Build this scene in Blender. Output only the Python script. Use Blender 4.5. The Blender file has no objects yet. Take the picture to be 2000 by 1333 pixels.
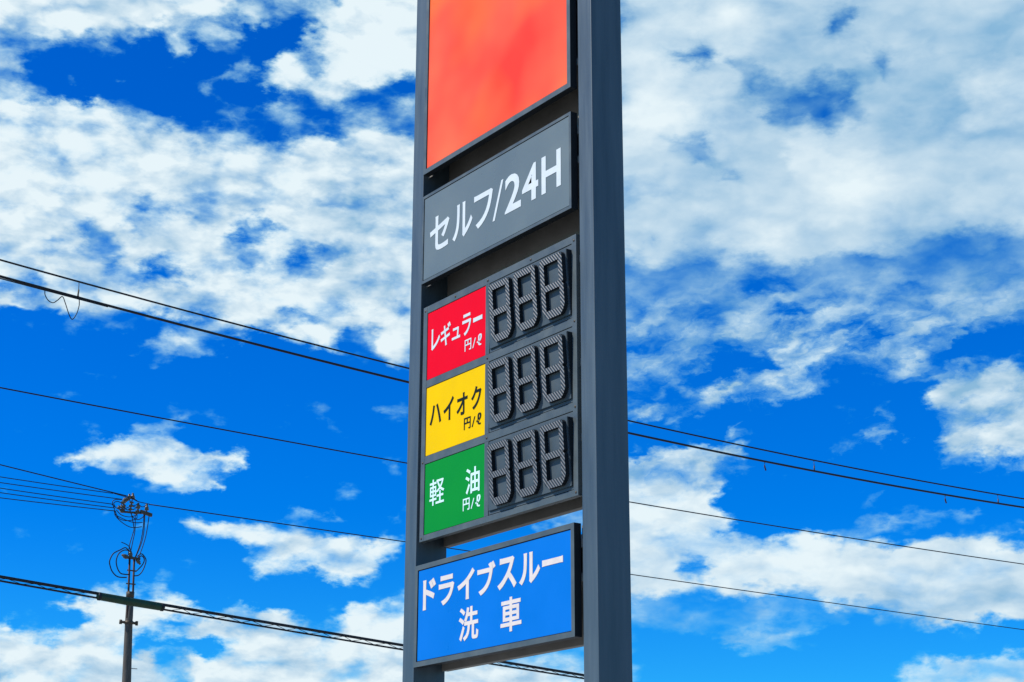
import bpy, bmesh, math, random
import numpy as np
from mathutils import Matrix, Vector

R = math.radians
scene = bpy.context.scene
col = scene.collection
random.seed(7)

# ------------------------------------------------------------------ camera
YAW, PITCH, ROLL = R(54.953), R(17.8085), R(0.1757)
HEAD = Vector((-math.sin(YAW), math.cos(YAW), 0)); SIDE = Vector((math.cos(YAW), math.sin(YAW), 0)); UP = Vector((0, 0, 1))
cF = math.cos(PITCH) * HEAD + math.sin(PITCH) * UP
cU0 = -math.sin(PITCH) * HEAD + math.cos(PITCH) * UP
cR = math.cos(ROLL) * SIDE + math.sin(ROLL) * cU0
cU = -math.sin(ROLL) * SIDE + math.cos(ROLL) * cU0
cd = bpy.data.cameras.new('camera')
cd.sensor_width = 36; cd.lens = 61.46; cd.clip_start = .05; cd.clip_end = 6000
cam = bpy.data.objects.new('camera', cd); col.objects.link(cam)
m = Matrix((cR, cU, -cF)).transposed().to_4x4(); m.translation = (12.3431, -7.6804, 1.6)
cam.matrix_world = m
scene.camera = cam

# ------------------------------------------------------------------ light and exposure
SUN_EL, SUN_AZ = R(46), R(26)            # azimuth: degrees to the left of the sign's front normal (-Y)
SUN_DIR = Vector((-math.sin(SUN_AZ) * math.cos(SUN_EL), -math.cos(SUN_AZ) * math.cos(SUN_EL), math.sin(SUN_EL)))
sd = bpy.data.lights.new('sun', 'SUN'); sd.energy = 5.0; sd.angle = R(.53); sd.color = (1, .95, .87)
sun = bpy.data.objects.new('sun', sd); col.objects.link(sun)
sun.rotation_euler = SUN_DIR.to_track_quat('Z', 'Y').to_euler()
scene.view_settings.view_transform = 'Standard'; scene.view_settings.look = 'None'
scene.view_settings.gamma = 1; scene.view_settings.exposure = 0.0
scene.view_settings.use_curve_mapping = False

# ------------------------------------------------------------------ sky: Nishita air with a layer of broken cloud
# cloud cover and how brightly each bank is lit, as polygons in (azimuth, elevation) degrees from the road direction HEAD
CLOUD_COVER = [
 (0.5, 0.6, [(-4.47,38.06),(4.71,38.08),(3.96,4.09),(-3.55,4.07)]),
 (0.35, 0.5, [(-3.81,19.54),(4.26,19.56),(4.14,13.87),(-3.67,13.86)]),
 (0.05, 0.5, [(-3.75,17.2),(4.21,17.21),(4.08,10.56),(-3.6,10.54)]),
 (0.55, 0.15, [(0.87,12.07),(2.41,12.23),(2.4,11.56),(1.38,11.4)]),
 (0.95, 0.3, [(-3.52,6.95),(-0.63,7.46),(0.86,7.14),(2.52,6.81),(2.49,4.09),(-3.45,4.07)]),
 (1, 0.35, [(-21.93,30.09),(-9.18,31.69),(-9.9,28.47),(-10.61,28.06),(-11.4,27.7),(-12.37,27.38),(-14.13,27.12),(-15.87,26.85),(-17.05,26.55),(-21.34,25.71)]),
 (0.6, 0.2, [(-15.01,27.11),(-14.4,27.17),(-14.42,26.85),(-14.87,26.53)]),
 (0.85, 0.15, [(-12.24,26.86),(-12.04,27.33),(-11.47,27.46),(-11.3,27.07),(-11.78,26.75)]),
 (0.5, 0.25, [(-11.37,27.3),(-11.23,27.88),(-10.56,27.93),(-10.33,27.23),(-10.15,26.71),(-10.55,26.68),(-11.08,27.01)]),
 (0.6, 0.4, [(-21.36,25.86),(-17.05,26.55),(-16.05,26.59),(-16.06,26.19),(-16.96,26.0),(-17.12,25.58),(-16.93,25.08),(-17.54,24.65),(-21.13,24.01)]),
 (0.62, 0.3, [(-10.11,31.62),(-5.79,31.9),(-6.78,28.67),(-7.39,27.86),(-8.21,27.7),(-8.96,28.05),(-9.48,27.61),(-9.84,28.07)]),
 (1.05, 0.25, [(-7.03,28.17),(-6.4,28.49),(-5.67,28.88),(-4.65,31.95),(-1.97,32.03),(-3.0,26.86),(-4.29,26.69),(-4.18,26.17),(-5.18,25.78),(-6.29,25.9),(-6.85,26.2),(-7.28,26.86),(-7.31,27.43)]),
 (0.9, 0.3, [(-8.76,26.2),(-8.15,26.68),(-7.57,26.81),(-7.18,26.21),(-6.29,25.96),(-5.18,25.81),(-6.63,25.45),(-8.0,25.55)]),
 (0.6, 0.25, [(-10.04,26.36),(-9.8,26.89),(-9.4,26.76),(-9.35,26.05),(-10.27,25.66),(-10.59,25.7)]),
 (0.95, 0.22, [(-21.17,24.32),(-17.35,24.52),(-16.5,24.5),(-16.45,24.85),(-15.67,24.87),(-14.44,24.68),(-13.19,24.31),(-11.95,24.17),(-10.86,23.85),(-9.63,24.13),(-8.38,24.15),(-7.29,23.99),(-6.21,24.04),(-5.5,24.45),(-2.95,24.64),(-2.81,17.39),(-4.03,16.99),(-4.47,17.32),(-4.61,17.93),(-5.28,17.83),(-6.31,17.43),(-7.7,17.54),(-8.76,17.83),(-10.48,17.94),(-11.69,18.16),(-13.06,18.27),(-14.22,18.06),(-15.23,18.18),(-16.39,18.16),(-20.4,17.99)]),
 (0.5, 0.25, [(-14.63,24.85),(-13.78,25.18),(-13.03,24.98),(-12.6,24.61),(-11.86,24.26),(-13.01,24.25)]),
 (0.45, 0.25, [(-11.78,24.27),(-10.55,24.53),(-9.67,24.72),(-9.14,24.92),(-8.43,25.13),(-7.71,25.12),(-7.33,24.86),(-7.49,24.39),(-8.38,24.18),(-9.99,24.08),(-11.22,23.86)]),
 (0.42, 0.3, [(-6.63,25.42),(-5.56,25.96),(-2.99,26.21),(-2.95,24.56),(-5.5,24.45),(-6.58,24.19),(-7.3,24.24)]),
 (0.33, 0.27, [(-7.34,24.97),(-6.63,25.34),(-5.14,25.71),(-5.04,24.86),(-5.7,24.94),(-6.23,24.62),(-6.77,24.39)]),
 (0.38, 0.24, [(-8.65,24.1),(-8.03,24.36),(-7.62,24.06),(-8.28,23.95)]),
 (0.38, 0.24, [(-8.01,25.63),(-7.04,25.56),(-7.35,25.3),(-8.08,25.26)]),
 (0.38, 0.24, [(-15.13,20.88),(-14.3,21.03),(-14.46,20.58),(-14.93,20.49)]),
 (0.43, 0.22, [(-16.51,20.29),(-15.94,20.51),(-15.79,20.33),(-16.24,20.15)]),
 (0.43, 0.22, [(-15.07,20.2),(-13.77,20.38),(-13.8,20.15),(-14.89,20.08)]),
 (0.48, 0.22, [(-12.64,21.83),(-12.21,21.81),(-11.84,21.56),(-12.13,21.38)]),
 (0.48, 0.22, [(-11.26,21.36),(-10.97,21.46),(-11.03,21.13)]),
 (0.43, 0.22, [(-13.19,21.05),(-12.67,21.09),(-12.78,20.92)]),
 (0.23, 0.26, [(-13.93,19.64),(-13.41,19.55),(-12.97,19.39),(-12.2,20.01),(-11.73,19.92),(-11.69,19.32),(-12.46,19.33),(-13.31,19.36)]),
 (0.28, 0.26, [(-10.17,20.74),(-9.15,21.36),(-8.09,21.32),(-8.22,21.05),(-8.82,20.62),(-9.78,20.66)]),
 (0.48, 0.26, [(-7.63,20.58),(-6.44,20.71),(-6.43,20.43),(-7.1,19.64),(-7.55,19.88)]),
 (0.56, 0.12, [(-9.41,20.24),(-8.71,20.27),(-8.51,19.87),(-9.04,19.84)]),
 (0.33, 0.24, [(-7.71,18.38),(-6.88,18.66),(-6.06,18.64),(-6.31,18.43),(-7.38,18.19)]),
 (0.38, 0.26, [(-4.71,19.27),(-4.0,19.41),(-3.55,19.25),(-3.55,18.91),(-4.43,18.99)]),
 (0.33, 0.26, [(-5.72,17.9),(-4.67,18.02),(-4.6,17.6),(-5.44,17.46)]),
 (0.3, 0.15, [(-18.9,18.8),(-16.31,19.06),(-16.12,18.8),(-18.85,18.4)]),
 (0.75, 0.12, [(-16.73,18.29),(-15.1,18.55),(-13.24,18.42),(-12.54,18.17),(-14.56,18.09)]),
 (0.6, 0.15, [(-13.71,16.91),(-12.15,17.37),(-10.97,17.55),(-9.77,17.48),(-9.62,17.22),(-10.77,17.06),(-11.61,16.93),(-13.28,16.74)]),
 (0.52, 0.1, [(-12.35,16.64),(-11.68,16.68),(-11.75,16.48),(-12.25,16.45)]),
 (0.3, 0.1, [(-13.65,16.75),(-13.2,16.81),(-13.13,16.62),(-13.57,16.59)]),
 (0.56, 0.12, [(-11.16,15.22),(-10.58,15.37),(-9.98,15.28),(-10.1,15.06),(-10.81,15.03)]),
 (0.9, 0.1, [(-14.68,13.66),(-14.46,13.95),(-13.9,14.11),(-13.09,14.2),(-12.27,14.37),(-11.43,14.29),(-11.05,14.11),(-10.57,13.89),(-9.73,13.84),(-8.98,13.9),(-8.88,13.61),(-9.71,13.41),(-10.34,13.39),(-10.5,13.23),(-9.98,13.01),(-9.7,12.74),(-10.34,12.81),(-11.18,12.9),(-12.01,13.06),(-12.85,13.23),(-13.36,13.46),(-14.16,13.32)]),
 (0.6, 0.12, [(-12.52,14.33),(-12.13,14.71),(-11.37,14.59),(-11.1,14.3),(-11.93,14.29)]),
 (0.9, 0.1, [(-10.87,11.49),(-10.52,11.69),(-9.78,11.75),(-9.11,11.61),(-8.1,11.53),(-7.1,11.56),(-6.72,11.3),(-5.74,11.18),(-4.73,11.17),(-3.75,11.13),(-3.84,10.9),(-4.26,10.7),(-4.41,10.17),(-5.2,10.07),(-6.03,10.05),(-6.71,10.33),(-7.38,10.33),(-7.91,10.25),(-8.27,10.52),(-7.9,10.78),(-8.73,10.82),(-9.08,11.14),(-9.75,11.19),(-10.78,11.29)]),
 (0.56, 0.08, [(-7.53,11.91),(-6.91,11.99),(-6.97,11.79),(-7.44,11.78)]),
 (0.56, 0.08, [(-6.31,11.94),(-5.74,12.05),(-5.85,11.85),(-6.23,11.84)]),
 (0.95, 0.14, [(-19.34,8.37),(-15.89,8.34),(-15.56,8.09),(-15.31,7.91),(-14.93,8.06),(-14.85,7.64),(-14.39,7.82),(-14.24,8.27),(-13.77,8.36),(-13.28,8.62),(-14.13,8.84),(-14.59,9.05),(-13.83,9.16),(-12.57,9.32),(-11.12,9.42),(-10.45,9.19),(-9.91,8.77),(-8.92,8.58),(-9.39,8.36),(-9.21,7.95),(-9.89,7.88),(-10.06,8.09),(-11.03,7.99),(-11.52,8.14),(-12.03,8.06),(-11.65,7.72),(-11.31,7.44),(-11.0,7.52),(-9.87,7.48),(-9.2,7.74),(-9.06,8.18),(-8.77,8.38),(-8.63,8.69),(-7.97,8.71),(-7.31,8.72),(-6.64,8.59),(-5.61,8.45),(-5.17,9.04),(-4.67,9.24),(-4.0,9.06),(-3.32,8.82),(-3.22,4.07),(-18.85,3.82)]),
 (0.0, 0.1, [(-12.03,8.01),(-11.02,7.95),(-10.77,7.68),(-10.21,7.76),(-9.89,7.93),(-9.11,7.89),(-9.26,7.66),(-10.19,7.51),(-11.15,7.43),(-11.65,7.62)]),
 (0.1, 0.1, [(-11.12,8.67),(-10.64,8.58),(-10.28,8.42),(-10.81,8.32)]),
 (0.25, 0.1, [(-11.11,6.72),(-10.28,6.8),(-10.26,6.43),(-11.09,6.41)]),
 (0.6, 0.12, [(-8.99,8.79),(-8.9,9.25),(-8.61,9.05),(-8.6,8.72)]),
 (0.62, 0.12, [(-7.64,8.75),(-6.66,8.98),(-5.9,8.51),(-6.97,8.55)]),
 (0.92, 0.3, [(3.85,35.1),(23.92,32.83),(22.17,19.73),(16.55,20.07),(15.24,20.43),(14.05,20.37),(12.33,20.17),(11.28,19.9),(9.9,19.98),(8.85,19.95),(7.8,19.92),(6.75,20.12),(5.34,20.33),(3.57,20.49)]),
 (0.42, 0.3, [(6.23,26.81),(6.64,27.04),(7.29,26.9),(7.39,26.63),(6.8,26.56)]),
 (0.34, 0.34, [(8.07,26.29),(8.52,26.18),(8.69,25.91),(9.51,25.96),(9.96,25.96),(10.22,25.75),(10.76,25.87),(11.48,25.93),(11.95,25.7),(11.79,25.15),(12.33,24.83),(11.23,24.77),(10.35,24.91),(9.62,24.78),(9.51,25.06),(9.92,25.28),(9.49,25.6),(8.96,25.83)]),
 (0.42, 0.3, [(11.4,27.92),(12.17,28.07),(12.21,27.6),(11.67,27.39)]),
 (0.42, 0.34, [(12.99,26.58),(13.5,26.73),(13.47,26.3),(12.97,26.05)]),
 (0.5, 0.25, [(5.64,24.34),(6.86,24.21),(6.7,23.78),(6.07,23.8)]),
 (0.5, 0.2, [(7.04,23.22),(7.97,23.17),(7.93,22.96),(7.12,23.0)]),
 (0.62, 0.4, [(3.88,23.15),(5.42,23.03),(5.31,22.5),(3.87,22.4)]),
 (0.42, 0.5, [(3.57,20.57),(8.5,20.0),(11.29,20.02),(14.06,20.48),(22.18,19.88),(21.89,17.39),(13.86,17.8),(8.77,18.08),(3.53,18.06)]),
 (0.16, 0.5, [(3.53,18.06),(8.42,18.01),(12.16,17.58),(21.85,17.08),(21.56,14.59),(3.48,15.55)]),
 (0.55, 0.2, [(3.56,19.91),(5.15,19.87),(7.09,19.81),(8.52,19.67),(8.13,19.4),(7.59,19.18),(6.71,18.96),(6.19,19.06),(5.84,19.32),(4.96,19.26),(3.54,19.2)]),
 (0.55, 0.15, [(3.54,19.07),(5.31,19.0),(5.83,18.85),(5.12,18.67),(4.06,18.56),(3.53,18.57)]),
 (0.56, 0.25, [(6.69,18.42),(7.75,18.79),(8.81,19.07),(9.87,19.44),(11.26,19.53),(12.29,19.54),(14.01,19.75),(15.7,19.94),(22.17,19.73),(22.0,18.33),(16.43,18.71),(15.02,17.68),(13.84,17.52),(12.17,17.71),(10.83,18.11),(9.8,18.0),(8.78,18.3),(7.56,18.23),(7.04,18.28)]),
 (0.25, 0.15, [(12.51,19.0),(13.81,19.36),(14.97,19.54),(13.96,19.2),(12.93,18.88)]),
 (0, 0.12, [(7.78,19.45),(9.44,19.49),(8.99,19.13),(8.12,19.22)]),
 (0.1, 0.12, [(8.91,18.14),(9.82,18.51),(10.48,18.5),(10.35,18.14),(9.28,18.07)]),
 (0.55, 0.2, [(3.53,18.23),(4.59,18.38),(5.64,18.44),(6.33,18.17),(7.38,18.05),(7.92,17.78),(8.26,17.5),(8.04,17.24),(7.69,17.29),(7.5,16.76),(6.82,16.95),(6.3,17.0),(5.77,16.68),(5.92,16.18),(6.95,15.98),(7.32,15.64),(5.91,15.64),(4.36,15.84),(3.49,16.14)]),
 (0.7, 0.18, [(8.07,17.94),(9.1,17.9),(10.48,17.92),(11.82,17.6),(12.0,17.22),(11.27,16.93),(11.09,16.61),(10.22,16.26),(9.86,15.86),(8.83,15.8),(7.64,15.94),(6.93,16.23),(7.32,16.47),(8.17,16.27),(8.89,16.41),(8.74,16.83),(8.38,17.26)]),
 (0.02, 0.15, [(7.69,17.29),(8.38,17.18),(8.71,16.84),(8.83,16.45),(8.17,16.34),(7.49,16.55),(6.98,16.65)]),
 (0.5, 0.2, [(11.45,16.43),(11.94,16.72),(12.43,16.57),(12.3,17.07),(13.15,17.19),(14.32,16.78),(14.11,16.27),(13.07,16.14),(12.07,16.23)]),
 (0.8, 0.22, [(14.23,16.46),(14.94,16.67),(15.75,16.52),(16.25,16.64),(16.38,16.28),(21.7,15.76),(21.41,13.19),(15.81,13.4),(15.2,13.76),(14.39,13.81),(13.82,14.36),(14.45,14.65),(14.17,15.32)]),
 (0.0, 0.3, [(4.18,15.71),(10.35,15.61),(12.07,16.1),(13.72,15.84),(13.72,13.56),(16.74,13.06),(21.28,12.1),(4.12,12.88)]),
 (0.56, 0.1, [(12.22,15.35),(12.53,15.45),(12.85,15.3),(12.67,15.11),(12.31,15.17)]),
 (0.58, 0.1, [(12.16,14.45),(12.47,14.55),(12.78,14.34),(12.56,13.94),(12.35,13.98)]),
 (0.56, 0.1, [(7.18,14.98),(7.52,15.1),(7.63,14.83),(7.38,14.6)]),
 (0.6, 0.12, [(3.48,15.52),(4.7,15.53),(4.86,15.33),(3.48,15.18)]),
 (1, 0.2, [(3.45,13.63),(4.66,13.87),(5.18,14.19),(6.21,14.34),(7.77,14.06),(7.56,13.89),(6.71,13.74),(6.52,13.33),(7.06,13.07),(6.75,12.58),(6.82,12.17),(7.18,11.83),(6.46,11.51),(5.62,11.36),(4.94,11.18),(3.42,11.19)]),
 (0.92, 0.2, [(3.42,11.23),(5.1,11.11),(6.28,11.17),(7.12,11.15),(8.12,11.05),(8.63,11.2),(9.45,11.1),(9.79,11.33),(10.29,11.28),(10.64,11.14),(10.43,10.82),(10.75,10.73),(11.74,10.78),(12.71,10.83),(14.17,10.85),(14.98,10.97),(21.13,10.71),(20.87,8.34),(15.57,8.49),(14.78,8.43),(13.99,8.45),(13.21,8.64),(12.58,8.82),(11.63,9.01),(10.67,9.2),(10.02,9.37),(10.04,9.63),(9.55,9.64),(9.37,9.47),(8.39,9.66),(7.4,9.67),(6.41,9.86),(5.07,9.71),(3.39,9.48)]),
 (0.2, 0.1, [(5.81,10.46),(6.18,10.58),(6.54,10.36),(6.42,10.2),(5.92,10.21)]),
 (0.42, 0.2, [(3.39,9.41),(5.06,9.48),(7.06,9.37),(9.03,9.25),(10.65,8.97),(10.83,8.55),(9.33,8.65),(8.03,8.91),(6.7,8.61),(5.87,8.54),(4.38,8.64),(3.38,8.89)]),
 (0.58, 0.14, [(6.49,8.27),(7.19,8.47),(8.35,8.55),(8.99,8.2),(9.82,7.83),(8.96,7.69),(7.82,7.74),(7.01,8.04)]),
 (0.62, 0.1, [(11.76,8.54),(12.4,8.52),(12.31,8.31),(11.83,8.33)]),
 (0.6, 0.1, [(11.08,11.27),(11.78,11.53),(12.73,11.59),(12.42,11.34),(11.6,11.16)]),
 (0.56, 0.1, [(12.93,11.56),(13.45,11.68),(13.4,11.43),(12.99,11.38)]),
 (0.52, 0.12, [(13.52,11.89),(14.75,12.14),(15.46,12.1),(15.04,11.77),(14.07,11.75)]),
 (0.9, 0.08, [(12.68,7.06),(13.59,7.29),(14.69,7.34),(20.73,7.09),(20.71,6.86),(14.67,7.01),(13.41,7.0)]),
 (0.75, 0.1, [(12.53,6.72),(13.56,6.84),(20.66,6.44),(20.55,5.39),(12.69,5.58)]),
]
CLOUD_LIGHT = [
 (0.85, 0.5, [(-23.78,31.25),(-3.54,33.55),(-3.15,16.88),(-21.69,15.71)]),
 (0.65, 0.4, [(-23.09,26.51),(-12.93,27.72),(-12.87,26.93),(-22.94,25.45)]),
 (0.95, 0.3, [(-7.46,29.43),(-3.44,29.61),(-3.35,25.87),(-7.28,25.72)]),
 (0.95, 0.3, [(-17.87,24.61),(-15.84,24.85),(-10.81,23.03),(-10.34,21.25),(-14.15,21.29),(-17.64,22.4)]),
 (0.45, 0.6, [(-6.93,23.93),(-3.31,24.06),(-3.21,19.56),(-6.4,19.8),(-7.21,22.09)]),
 (0.9, 0.3, [(-12.08,23.59),(-10.32,23.73),(-6.85,22.11),(-7.89,21.4),(-11.43,21.84)]),
 (0.55, 0.3, [(-14.74,20.26),(-11.84,20.33),(-11.81,19.84),(-14.7,19.77)]),
 (0.85, 0.5, [(-15.25,14.68),(-3.46,15.2),(-3.35,9.89),(-14.82,9.55)]),
 (0.9, 0.3, [(-14.8,9.39),(-3.34,9.72),(-3.3,7.93),(-14.66,7.65)]),
 (0.3, 0.35, [(-20.7,7.3),(-11.48,7.52),(-11.23,6.17),(-20.54,5.87)]),
 (0.75, 0.2, [(-15.82,6.7),(-13.82,6.89),(-13.62,6.35),(-15.79,6.28)]),
 (0.8, 0.3, [(-11.31,7.36),(-3.3,7.76),(-3.26,5.67),(-11.19,5.54)]),
 (0.75, 0.3, [(-17.06,8.41),(-14.26,8.54),(-14.2,7.75),(-16.98,7.63)]),
 (0.36, 0.5, [(3.81,33.56),(23.7,31.39),(22.04,18.64),(3.56,19.91)]),
 (0.8, 0.4, [(3.73,29.62),(6.36,29.52),(6.47,27.5),(3.69,27.6)]),
 (0.65, 0.5, [(6.87,28.21),(9.07,27.93),(8.81,26.57),(7.0,26.75)]),
 (0.68, 0.5, [(3.96,27.02),(7.89,26.22),(7.81,24.42),(3.9,24.23)]),
 (0.3, 0.6, [(13.36,29.5),(23.24,28.14),(22.82,24.97),(13.07,25.69)]),
 (0.85, 0.35, [(15.84,25.34),(22.78,24.66),(22.65,23.67),(16.11,24.56)]),
 (0.28, 0.4, [(15.23,24.36),(22.62,23.44),(22.45,22.05),(15.63,23.03)]),
 (0.88, 0.35, [(9.92,23.64),(12.54,23.3),(14.06,22.68),(12.11,22.1),(10.38,22.38)]),
 (0.6, 0.5, [(4.14,22.56),(10.05,22.81),(9.99,21.66),(4.13,21.73)]),
 (0.75, 0.4, [(15.55,22.06),(22.41,21.74),(22.26,20.51),(15.63,21.08)]),
 (0.72, 0.4, [(7.14,21.14),(9.27,21.37),(9.91,20.18),(7.46,20.13)]),
 (0.42, 0.5, [(3.56,19.91),(22.07,18.95),(21.56,14.59),(3.48,15.55)]),
 (0.75, 0.3, [(7.77,19.28),(11.25,19.36),(13.94,18.94),(11.18,18.21),(7.73,18.29)]),
 (0.7, 0.3, [(8.77,18.08),(12.0,17.75),(10.02,15.7),(6.95,15.81)]),
 (0.72, 0.3, [(3.53,18.4),(6.51,18.33),(6.12,16.84),(3.51,16.89)]),
 (0.32, 0.5, [(14.12,16.8),(21.74,16.15),(21.39,13.04),(13.88,13.55)]),
 (0.7, 0.4, [(3.47,14.55),(7.92,14.46),(7.3,11.33),(3.42,11.23)]),
 (0.75, 0.3, [(3.42,11.39),(21.13,10.71),(21.01,9.64),(10.07,10.28),(3.4,10.07)]),
 (0.36, 0.4, [(10.07,10.2),(21.03,9.79),(20.84,8.11),(10.8,8.64)]),
 (0.7, 0.4, [(3.4,10.07),(10.05,9.96),(9.93,7.54),(3.36,7.62)]),
 (0.75, 0.3, [(12.5,7.48),(20.74,7.19),(20.55,5.39),(12.37,5.59)]),
]

SKY_STRENGTH = 0.1
BASE_COVER, BASE_LIGHT = .42, .65
NA, NE = 90, 60
AZ0, AZ1, EL0, EL1 = -19.6, 19.6, 5.2, 30.2

def raster(polys, base, na, ne, inner):
    A, E_ = np.meshgrid(np.linspace(AZ0, AZ1, na), np.linspace(EL0, EL1, ne))
    g = np.full(A.shape, inner)
    for val, soft, poly in polys:
        P = np.array(poly); n = len(P)
        dist = np.full(A.shape, 1e9); inside = np.zeros(A.shape, bool)
        for i in range(n):
            x1, y1 = P[i]; x2, y2 = P[(i + 1) % n]
            dx, dy = x2 - x1, y2 - y1
            t = np.clip(((A - x1) * dx + (E_ - y1) * dy) / max(dx * dx + dy * dy, 1e-9), 0, 1)
            dist = np.minimum(dist, np.hypot(A - x1 - t * dx, E_ - y1 - t * dy))
            if y1 != y2:
                c = ((y1 > E_) != (y2 > E_)) & (A < (x2 - x1) * (E_ - y1) / (y2 - y1) + x1)
                inside ^= c
        s = np.where(inside, dist, -dist)
        s = s + min(.10, soft)            # a cell is wider than the finest wisps
        k = np.clip(.5 + s / (2 * max(soft, .22)), 0, 1)
        g = g * (1 - k) + val * k
    bl = np.minimum(np.minimum((A - AZ0), (AZ1 - A)), np.minimum(E_ - EL0, EL1 - E_)) / .9
    bl = np.clip(bl, 0, 1)
    return g * bl + base * (1 - bl)

def build_world():
    w = bpy.data.worlds.new('World'); scene.world = w; w.use_nodes = True
    nt = w.node_tree; nt.nodes.clear()
    try:
        w.cycles.sampling_method = 'MANUAL'; w.cycles.sample_map_resolution = 512
    except Exception:
        pass
    N = lambda t: nt.nodes.new(t)
    def link(a, b): nt.links.new(a, b)
    def put(sock, v):
        if isinstance(v, bpy.types.NodeSocket): link(v, sock)
        else: sock.default_value = v
    def mth(op, a, b=None, c=None, clamp=False):
        n = N('ShaderNodeMath'); n.operation = op; n.use_clamp = clamp
        put(n.inputs[0], a)
        if b is not None: put(n.inputs[1], b)
        if c is not None: put(n.inputs[2], c)
        return n.outputs[0]
    def vec(op, a, b=None, scale=None):
        n = N('ShaderNodeVectorMath'); n.operation = op
        put(n.inputs[0], a)
        if b is not None: put(n.inputs[1], b)
        if scale is not None: put(n.inputs['Scale'], scale)
        return n.outputs['Value'] if op in ('DOT_PRODUCT', 'LENGTH') else n.outputs['Vector']
    def noise(v, scale, detail, rough=.55, lac=2.0, out='Fac'):
        n = N('ShaderNodeTexNoise'); n.noise_dimensions = '3D'
        put(n.inputs['Vector'], v); n.inputs['Scale'].default_value = scale; n.inputs['Detail'].default_value = detail
        n.inputs['Roughness'].default_value = rough; n.inputs['Lacunarity'].default_value = lac
        return n.outputs['Fac' if out == 'Fac' else 'Color']
    def smooth(x, a, b, lo=0., hi=1.):
        n = N('ShaderNodeMapRange'); n.interpolation_type = 'SMOOTHSTEP'
        put(n.inputs['Value'], x); n.inputs['From Min'].default_value = a; n.inputs['From Max'].default_value = b
        n.inputs['To Min'].default_value = lo; n.inputs['To Max'].default_value = hi
        return n.outputs['Result']
    def mixc(f, a, b):
        n = N('ShaderNodeMix'); n.data_type = 'RGBA'
        put(n.inputs['Factor'], f); put(n.inputs['A'], a); put(n.inputs['B'], b)
        return n.outputs['Result']
    G = raster(CLOUD_COVER, BASE_COVER, NA, NE, 0.)
    L = raster(CLOUD_LIGHT, BASE_LIGHT, NA, NE // 3, .7)
    ramps = []
    for t in range(NE // 3):
        row = []
        for k in range(3):
            r = N('ShaderNodeValToRGB'); cr = r.color_ramp; cr.interpolation = 'LINEAR'; row.append(r)
            while len(cr.elements) < 32: cr.elements.new(1.0)
            for j in range(32): cr.elements[j].position = j / 31
            for j in range(32):
                cc = min(max(k * 30 - 1 + j, 0), NA - 1)
                edge = (j == 0 and k > 0) or (j == 31 and k < 2)
                cr.elements[j].color = (0, 0, 0, 0) if edge else (G[3*t, cc], G[3*t+1, cc], G[3*t+2, cc], L[t, cc])
        ramps.append(row)
    tc = N('ShaderNodeTexCoord')
    rot = N('ShaderNodeVectorRotate'); rot.rotation_type = 'Z_AXIS'; rot.inputs['Angle'].default_value = -YAW
    link(tc.outputs['Generated'], rot.inputs['Vector'])
    d = vec('NORMALIZE', rot.outputs['Vector'])
    # domain for the cloud turbulence: the direction, flattened so that puffs lie down
    q = vec('MULTIPLY', d, (1, 1, 1.9))
    warp = vec('SUBTRACT', noise(q, 26, 3, .5, out='Color'), (.5, .5, .5))
    warp2 = vec('SUBTRACT', noise(q, 85, 4, .6, out='Color'), (.5, .5, .5))
    sx = N('ShaderNodeSeparateXYZ'); link(d, sx.inputs[0])
    az = mth('MULTIPLY', mth('ARCTAN2', sx.outputs[0], sx.outputs[1]), 180 / math.pi)
    el = mth('MULTIPLY', mth('ARCSINE', sx.outputs[2]), 180 / math.pi)
    az0, el0 = az, el
    ws = N('ShaderNodeSeparateXYZ'); link(vec('ADD', vec('SCALE', warp, scale=1.9), vec('SCALE', warp2, scale=1.3)), ws.inputs[0])
    az = mth('ADD', az, ws.outputs[0]); el = mth('ADD', el, mth('MULTIPLY', ws.outputs[2], .75))
    u = mth('DIVIDE', mth('SUBTRACT', az, AZ0), (AZ1 - AZ0) / (NA - 1))            # column number
    v = mth('MINIMUM', mth('MAXIMUM', mth('DIVIDE', mth('SUBTRACT', el, EL0), (EL1 - EL0) / (NE - 1)), 0), NE - 1)
    vv = N('ShaderNodeCombineXYZ'); [link(v, vv.inputs[i]) for i in range(3)]
    vvo, uo, vo = vv.outputs[0], u, v
    cover = light = None
    for t in range(NE // 3):
        if cover is not None:              # chain the rows so that few values are alive at a time
            tiny = mth('MULTIPLY', cover, 1e-9)
            uo = mth('ADD', u, tiny); vo = mth('ADD', v, tiny); vvo = vec('ADD', vv.outputs[0], tiny)
        csum = asum = None
        for k in range(3):                 # 30 columns each, ends overlap
            r = ramps[t][k]
            if csum is None:
                ui = uo
            else:
                ui = mth('ADD', uo, mth('MULTIPLY', asum, 1e-9))
            link(mth('DIVIDE', mth('SUBTRACT', ui, k * 30 - 1), 31.0), r.inputs[0])
            csum = r.outputs['Color'] if csum is None else vec('ADD', csum, r.outputs['Color'])
            asum = r.outputs['Alpha'] if asum is None else mth('ADD', asum, r.outputs['Alpha'])
        wgt = vec('MAXIMUM', vec('SUBTRACT', (1, 1, 1), vec('ABSOLUTE', vec('SUBTRACT', vvo, (3*t, 3*t+1, 3*t+2)))), (0, 0, 0))
        rowc = vec('DOT_PRODUCT', wgt, csum)
        cen = 3 * t * (NE - 1) / (NE - 3)
        wa = mth('SUBTRACT', 1, mth('MULTIPLY', mth('ABSOLUTE', mth('SUBTRACT', vo, cen)), (NE - 3) / (NE - 1) / 3), clamp=True)
        rowl = mth('MULTIPLY', wa, asum)
        cover = rowc if cover is None else mth('ADD', cover, rowc)
        light = rowl if light is None else mth('ADD', light, rowl)
    qq = vec('ADD', q, vec('SCALE', warp, scale=.02))
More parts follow.
